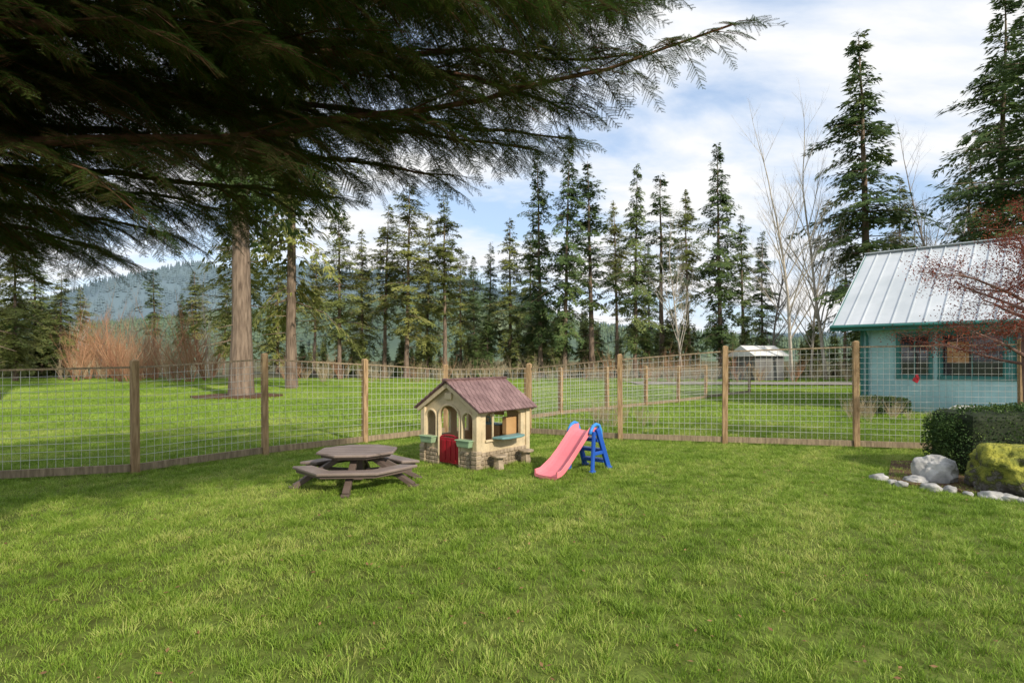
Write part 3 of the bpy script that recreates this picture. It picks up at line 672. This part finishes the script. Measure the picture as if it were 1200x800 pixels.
# ---------------------------------------------------------------- overhanging fir boughs
M_need=leafmat('fir_spray_needles',(.018,.044,.011),(.052,.10,.021),(.11,.17,.036),scale=1.2,trans=.33,rnd=.25,rough=.7,spec=.1)
M_twig=mat('fir_twig',(.06,.033,.022),(.13,.068,.04),scale=8,rough=.95,spec=.1)
def spray(seed):
    r=random.Random(seed); V=[];F=[]
    tv=MB()
    L=.42
    def twig(p0,dirx,diry,l,droop):
        n=max(4,int(l/.0052)); 
        for i in range(n):
            s=i/n; x=p0[0]+dirx*l*s; y=p0[1]+diry*l*s; z=p0[2]-droop*s*s*l
            for sg in(-1,1):
                a=math.atan2(diry,dirx)+sg*r.uniform(.75,1.15); nl=.021*(1-.35*s)*r.uniform(.8,1.1); w_=.0017
                ex,ey=math.cos(a),math.sin(a); k=len(V)
                V.extend([(x-ey*w_,y+ex*w_,z),(x+ey*w_,y-ex*w_,z),(x+ex*nl,y+ey*nl,z+r.uniform(-.004,.006))]); F.append((k,k+1,k+2))
        tv.tube([p0,(p0[0]+dirx*l,p0[1]+diry*l,p0[2]-droop*l)],[.0018,.0008],3,cap=False)
    N_=11
    twig((0,0,0),1,0,L,.2)
    for i in range(N_):
        s=(i+.5)/N_; 
        for sg in(-1,1):
            if r.random()<.12: continue
            a=sg*r.uniform(.7,1.0); l=(.19*(1-s)**.8+.03)*r.uniform(.65,1.15)*min(1,.5+s*3)
            twig((s*L,0,-.2*s*s*L),math.cos(a),math.sin(a),l,.2+r.uniform(-.1,.2))
    nv=len(V); V=V+tv.v; F4=[tuple(q+nv for q in f) for f in tv.f]
    me=bpy.data.meshes.new('fir_spray'); me.from_pydata(V,[],F+F4); me.materials.append(M_need); me.materials.append(M_twig)
    me.polygons.foreach_set('material_index',[0]*len(F)+[1]*len(F4)); me.update(); return me
SP=[spray(i) for i in range(5)]
fir=empty('overhanging_fir_tree',(0,0,0))
wood=MB(); T=Vector((-5.6,2.0,0))
wood.tube([T+Vector((0,0,-.1)),T+Vector((0,0,1)),T+Vector((.05,.05,4)),T+Vector((.1,0,8)),T+Vector((.1,0,15))],[.42,.34,.28,.2,.03],12)
pts=[];rt=[];sc=[];ix=[]
def bez(P_,t):
    a,b,c=P_; return a*((1-t)**2)+b*(2*t*(1-t))+c*(t*t)
def put(p,d,roll,s):
    d=d.normalized(); y=Vector((0,0,1)).cross(d)
    if y.length<.05: y=Vector((0,1,0))
    y.normalize(); z=d.cross(y); M=Matrix((d,y,z)).transposed()@Matrix.Rotation(roll,3,'X')
    e=M.to_euler(); pts.append(tuple(p)); rt.append((e.x,e.y,e.z)); sc.append(s); ix.append(R.randrange(5))
def bough(z0,mid,end,rad=.045,dens=1.0,sidelen=.95,start=.12,skip=.12):
    A=T+Vector((0,0,z0)); C=[A,Vector(mid),Vector(end)]
    L=(C[0]-C[1]).length+(C[1]-C[2]).length; n=16
    ctrl=[C[0],C[1]*2-(C[0]+C[2])/2,C[2]]
    Pp=[bez(ctrl,i/n) for i in range(n+1)]
    Pp=[p+Vector((R.uniform(-.04,.04),R.uniform(-.04,.04),R.uniform(-.035,.035))) if 0<i<n else p for i,p in enumerate(Pp)]
    wood.tube(Pp,[rad*(1-.9*i/n)+.004 for i in range(n+1)],7)
    m=int(L/.13*dens)
    for k in range(m):
        t=start+(1-start)*(k+R.random()*.6)/m
        p=bez(ctrl,t); d=(bez(ctrl,min(1,t+.02))-bez(ctrl,max(0,t-.02))).normalized(); s_=Vector((0,0,1)).cross(d).normalized()
        sg=1 if k%2 else -1
        l=(sidelen*(1-t)**.5+.22)*R.uniform(.5,1.2)
        a=R.uniform(.65,1.0); dd=(d*math.cos(a)+s_*sg*math.sin(a)+Vector((0,0,R.uniform(-.30,.06)))).normalized(); dr=R.uniform(.12,.42)
        Q=lambda u:p+dd*(l*u)+Vector((0,0,-dr*u*u*l))
        wood.tube([Q(0),Q(.5),Q(1)],[.008*l+.002,.005*l+.0015,.0015],4,cap=False)
        c=max(2,int(l/.12)); s3=Vector((0,0,1)).cross(dd).normalized()
        for j in range(c):
            u=(j+.4)/c
            for b_ in((-1,1) if j<c-1 else (0,)):
                if R.random()<skip: continue
                aa=R.uniform(.45,.9)*b_; f=(dd*math.cos(aa)+s3*math.sin(aa)+Vector((0,0,-dr*u*1.2+R.uniform(-.35,.08))))
                put(Q(u),f,R.uniform(-.5,.5),R.uniform(.6,1.05)*(.75+.25*(1-t)))
    put(C[2],C[2]-C[1]+Vector((0,0,-.1)),0,1)
B=[ (2.6,(-2.1,4.0,3.25),(1.68,4.35,4.25)),
 (3.2,(-1.9,4.0,3.95),(.9,4.6,4.15)),
 (2.6,(-3.6,4.6,3.2),(-1.9,6.2,3.45)),
 (2.3,(-4.5,4.2,2.9),(-3.7,6.2,3.05)),
 (2.8,(-3.1,4.4,3.45),(-.6,5.9,3.6)),
 (3.0,(-2.6,4.2,3.6),(.2,5.5,3.72)),
 (2.2,(-5.0,4.0,2.85),(-5.1,5.8,2.95)),
 (3.4,(-2.4,3.4,4.0),(.3,3.8,4.25)),
 (3.6,(-2.9,4.2,4.2),(-1.0,5.6,4.4)),
 (3.5,(-3.6,4.0,3.9),(-2.5,5.8,4.1)),
 (4.3,(-1.8,4.4,4.9),(1.2,5.3,5.1)),
 (4.4,(-2.8,4.6,5.0),(-.4,5.8,5.2)),
 (4.0,(-2.6,2.8,4.0),(-.6,2.9,4.05)),
 (5.2,(-2.2,4.8,5.9),(.9,6.2,6.1)),
 (5.2,(-3.4,4.6,5.8),(-2.0,6.5,5.9)),
 (3.0,(-3.8,3.2,3.45),(-2.2,4.2,3.6)),
 (4.6,(-1.6,3.4,5.0),(1.1,3.7,4.9)),
 (3.0,(-4.4,3.6,3.45),(-3.8,5.2,3.55)),
 (3.0,(-2.0,3.6,3.75),(.5,4.9,3.82)),
 (4.0,(-1.4,4.0,4.6),(1.2,4.9,4.85)),
 (2.1,(-4.9,4.8,2.85),(-4.7,6.6,2.9)),
 (3.3,(-1.8,3.2,3.95),(.3,3.5,3.9)),
 (3.9,(-2.5,5.0,4.5),(.2,6.4,4.8)),
 (3.2,(-2.3,4.8,3.9),(.65,6.1,4.05)),
 (3.6,(-1.8,3.8,4.25),(.8,4.3,4.35)),
 (2.7,(-4.2,4.6,3.2),(-3.0,6.4,3.3)),
 (2.5,(-5.2,4.4,3.1),(-4.4,6.4,3.15)),
]
for b_ in B: bough(*b_)
for k in range(14):
    az=R.uniform(math.radians(110),math.radians(300)); z0=R.uniform(2.6,13); l=3.9*(1-(z0-2)/14)+.4
    o=Vector((math.cos(az),math.sin(az),0)); bough(z0,T+o*l*.5+Vector((0,0,z0+.3)),T+o*l+Vector((0,0,z0+.1)),dens=.4)
part('trunk_and_boughs',wood,M_twig,fir,smooth=True)
scatter('needle_sprays',pts,rt,sc,ix,SP,parent=fir)
print('sprays',len(pts))

# ---------------------------------------------------------------- crab apple with red leaves
M_redl=leafmat('red_leaves',(.13,.03,.022),(.28,.07,.045),(.40,.16,.08),scale=3,trans=.3,rnd=0)
mb=MB(); leaves=[];lf=[]; r=random.Random(5)
def cr_(p,d,L,rad,lv):
    P_=[p];rr=[rad]
    for i in range(4):
        d=(d+Vector((r.uniform(-1,1),r.uniform(-1,1),r.uniform(-.5,.5)))*.2).normalized(); P_.append(P_[-1]+d*L/4); rr.append(rad*(1-.6*(i+1)/4))
    mb.tube(P_,rr,6 if lv>2 else 4,cap=False)
    if lv<=2:
        for q in P_[1:]:
            for _ in range(8):
                if r.random()<.35: continue
                c=q+Vector((r.gauss(0,.07),r.gauss(0,.07),r.gauss(0,.07))); a_=Vector((r.uniform(-1,1),r.uniform(-1,1),r.uniform(-1,.3))).normalized(); b2=a_.cross(Vector((r.random(),r.random(),1))).normalized()
                l=r.uniform(.022,.042); k=len(leaves); leaves.extend([c,c+a_*l*.5+b2*l*.28,c+a_*l,c+a_*l*.5-b2*l*.28]); lf.append((k,k+1,k+2,k+3))
    if lv==0: return
    for j in range(4):
        t=r.uniform(.3,1); k=min(3,int(t*4)); q=P_[k].lerp(P_[k+1],t*4-k)
        ax=Vector((r.uniform(-1,1),r.uniform(-1,1),r.uniform(-.3,.4))).normalized()
        cr_(q,(d*.45+ax*.65).normalized(),L*r.uniform(.45,.75),rad*(1-.55*t)*.6,lv-1)
mb.tube([Vector((0,0,-.05)),Vector((.02,0,.6)),Vector((-.02,.03,1.9)),Vector((.03,0,3.1))],[.085,.065,.055,.03],8)
for k in range(14):
    az=k*.85+2.6; z=1.60+.13*k
    cr_(Vector((0,.02,z)),Vector((math.cos(az),math.sin(az),.16+.10*(k%3)+.04*k)).normalized(),1.2 if k<9 else .9,.03,3)
ct=empty('red_leaf_crabapple_tree',(8.66,9.55,0)); part('trunk_and_branches',mb,mat('crab_bark',(.14,.08,.065),(.24,.15,.125),scale=6),ct)
link('leaves',npmesh('leaves',[tuple(v) for v in leaves],lf,M_redl),ct)
t=MB(); t.box((0,0,0),(.10,.02,.07),0,(0,.5,0)); t.box((.03,0,.06),(.05,.02,.09),0,(0,-.4,0)); o_=link('red_fence_ornament',t.mesh('orn',M_red),None,(7.45,10.5,1.3))

# ---------------------------------------------------------------- boxwood hedge
M_box=leafmat('boxwood_leaves',(.020,.048,.013),(.062,.115,.028),(.15,.20,.06),scale=4,trans=.2,rnd=0)
def leafmass(name,size,loc,n,l,mat_,core,seed):
    e=empty(name,loc); r=np.random.RandomState(seed); sx,sy,sz=size
    p=r.randn(n,3); p/= (np.abs(p)**4).sum(1,keepdims=True)**.25
    f=1-.16*r.rand(n,1)**1.5; c=p*f*np.array([[sx/2,sy/2,sz/2]])
    c+= np.array([[noise.noise(Vector(q)*3.5)*.07,noise.noise(Vector(q)*3.5+Vector((9,0,0)))*.07,noise.noise(Vector(q)*3.5+Vector((0,9,0)))*.06] for q in c])
    c[:,2]+=sz/2; 
    d=p+r.randn(n,3)*.8; d/=np.linalg.norm(d,axis=1,keepdims=True); s=np.cross(d,r.randn(n,3)); s/=np.linalg.norm(s,axis=1,keepdims=True)
    L=(l*(.6+.7*r.rand(n,1))); V=np.stack([c,c+d*L*.5+s*L*.32,c+d*L,c+d*L*.5-s*L*.32],1); V=V.reshape(-1,3)
    F=np.arange(n*4).reshape(-1,4); link('leaves',npmesh('leaves',V,F,mat_),e)
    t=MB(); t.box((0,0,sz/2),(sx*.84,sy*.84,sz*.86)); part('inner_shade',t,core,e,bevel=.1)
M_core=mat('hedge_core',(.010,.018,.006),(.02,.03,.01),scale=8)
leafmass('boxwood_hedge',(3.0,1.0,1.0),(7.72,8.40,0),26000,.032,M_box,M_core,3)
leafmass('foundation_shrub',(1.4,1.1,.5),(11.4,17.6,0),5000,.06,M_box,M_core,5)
# ---------------------------------------------------------------- rocks
M_rock=mat('granite',(.22,.22,.215),(.48,.47,.45),scale=5,rough=.85,bump=.6,bscale=14)
m,nt,b=newmat('mossy_rock'); b.inputs['Roughness'].default_value=.95
g=N(nt,'ShaderNodeNewGeometry'); sp=N(nt,'ShaderNodeSeparateXYZ'); nt.links.new(g.outputs['Normal'],sp.inputs[0])
tcn=N(nt,'ShaderNodeTexCoord'); n1=N(nt,'ShaderNodeTexNoise'); n1.inputs['Scale'].default_value=4.5; n1.inputs['Detail'].default_value=9; n1.inputs['Roughness'].default_value=.65; nt.links.new(tcn.outputs['Object'],n1.inputs['Vector'])
ad=N(nt,'ShaderNodeMath',operation='MULTIPLY_ADD'); ad.inputs[1].default_value=.20; nt.links.new(sp.outputs['Z'],ad.inputs[0]); nt.links.new(n1.outputs['Fac'],ad.inputs[2])
r1=ramp(nt,[(.40,(.12,.11,.10)),(.46,(.05,.05,.02)),(.54,(.13,.15,.02)),(.72,(.32,.31,.04))]); nt.links.new(ad.outputs[0],r1.inputs[0]); nt.links.new(r1.outputs[0],b.inputs['Base Color'])
bp=N(nt,'ShaderNodeBump'); bp.inputs['Strength'].default_value=1; bp.inputs['Distance'].default_value=.06; n2=N(nt,'ShaderNodeTexNoise'); n2.inputs['Scale'].default_value=18; n2.inputs['Detail'].default_value=7; nt.links.new(tcn.outputs['Object'],n2.inputs['Vector']); nt.links.new(n2.outputs['Fac'],bp.inputs['Height']); nt.links.new(bp.outputs[0],b.inputs['Normal'])
M_moss=m
def rock(name,loc,size,mat_,seed,parent=None,sub=4,amp=1.0):
    bm=bmesh.new(); bmesh.ops.create_icosphere(bm,subdivisions=sub,radius=1)
    for v in bm.verts:
        q=v.co.copy(); k=1+amp*(.30*noise.noise(q*1.1+Vector((seed*3.1,0,0)))+.16*noise.noise(q*2.7+Vector((0,seed,0)))+.07*noise.noise(q*7))
        q=q*k; q=Vector([max(-.95,min(.95,c)) for c in q]); v.co=Vector((q.x*size[0],q.y*size[1],q.z*size[2]))
    me=bpy.data.meshes.new(name); bm.to_mesh(me); bm.free(); me.materials.append(mat_); me.polygons.foreach_set('use_smooth',[True]*len(me.polygons))
    return link(name,me,parent,loc,R.uniform(0,6))
rock('granite_boulder',(5.80,7.8,.12),(.27,.22,.27),M_rock,9,sub=5,amp=.8)
mo=rock('mossy_boulder',(6.32,7.2,.20),(.47,.44,.42),M_moss,15,sub=5,amp=1.3)
r=np.random.RandomState(3); vs=np.array([v.co[:] for v in mo.data.vertices]); patch=np.array([noise.noise(Vector(v)*5)>-.05 for v in vs]); sel=vs[(vs[:,2]>0)&patch]; q=sel[r.randint(0,len(sel),5000)]; nn=q/np.linalg.norm(q,axis=1,keepdims=True); q=q+r.randn(*q.shape)*.006
d=nn+r.randn(*q.shape)*.7; d/=np.linalg.norm(d,axis=1,keepdims=True); s=np.cross(d,r.randn(*q.shape)); s/=np.linalg.norm(s,axis=1,keepdims=True); L=.009*(.5+r.rand(len(q),1))
V=np.stack([q-s*L*.25,q+s*L*.25,q+d*L],1).reshape(-1,3); link('moss',npmesh('moss',V,np.arange(len(V)).reshape(-1,3),leafmat('moss',(.09,.10,.015),(.20,.21,.03),(.32,.31,.05),scale=5,trans=.1,rnd=0)),mo)
rock('granite_boulder',(5.5,7.75,.02),(.16,.12,.09),M_rock,12)
eb=empty('rock_border'); k=0
path=[(5.15,7.95),(5.2,7.55),(5.55,7.2),(5.9,6.85),(6.5,6.62),(7.2,6.45),(8.2,6.35)]
for (xa,ya),(xb,yb) in zip(path[:-1],path[1:]):
    n=max(1,int(math.hypot(xb-xa,yb-ya)/.14))
    for i in range(n):
        t_=i/n; s=R.uniform(.045,.10); rock('stone_%d'%k,(xa+(xb-xa)*t_+R.uniform(-.05,.05),ya+(yb-ya)*t_+R.uniform(-.05,.05),s*.35),(s*R.uniform(1,1.5),s,s*.7),M_rock,20+k,eb,3,1.5); k+=1
M_mulch=mat('bark_mulch',(.06,.035,.02),(.16,.09,.05),scale=25,rough=1,bump=1,bscale=60)
t=MB(); t.prism([(5.25,7.95),(5.3,7.58),(5.6,7.28),(5.95,6.93),(6.5,6.7),(7.2,6.52),(9.5,6.45),(9.5,9.3),(6.2,9.3)],-.02,.035); link('planting_bed',t.mesh('bed',M_mulch))
t=MB(); t.prism([(-11.9+1.9*math.cos(k*.5)*R.uniform(.8,1.1),24.8+1.6*math.sin(k*.5)*R.uniform(.8,1.1)) for k in range(12)],-.02,.11); link('mulch_ring',t.mesh('mulch',M_mulch))
V=[];F=[]
for k in range(420):
    y=R.uniform(2.6,11); x=R.uniform(-.9,.9)*y; l=R.uniform(.010,.024); a_=R.uniform(0,6.28); z=R.uniform(.03,.05)
    c=Vector((x,y,z)); d=Vector((math.cos(a_),math.sin(a_),R.uniform(-.3,.3)))*l; s=Vector((-math.sin(a_),math.cos(a_),R.uniform(-.3,.3)))*l*.5
    i=len(V); V+= [tuple(c-d),tuple(c+s),tuple(c+d),tuple(c-s)]; F.append((i,i+1,i+2,i+3))
link('fallen_leaves',npmesh('fallen_leaves',V,F,mat('dry_leaf',(.14,.06,.03),(.30,.18,.08),scale=3,world=True)))
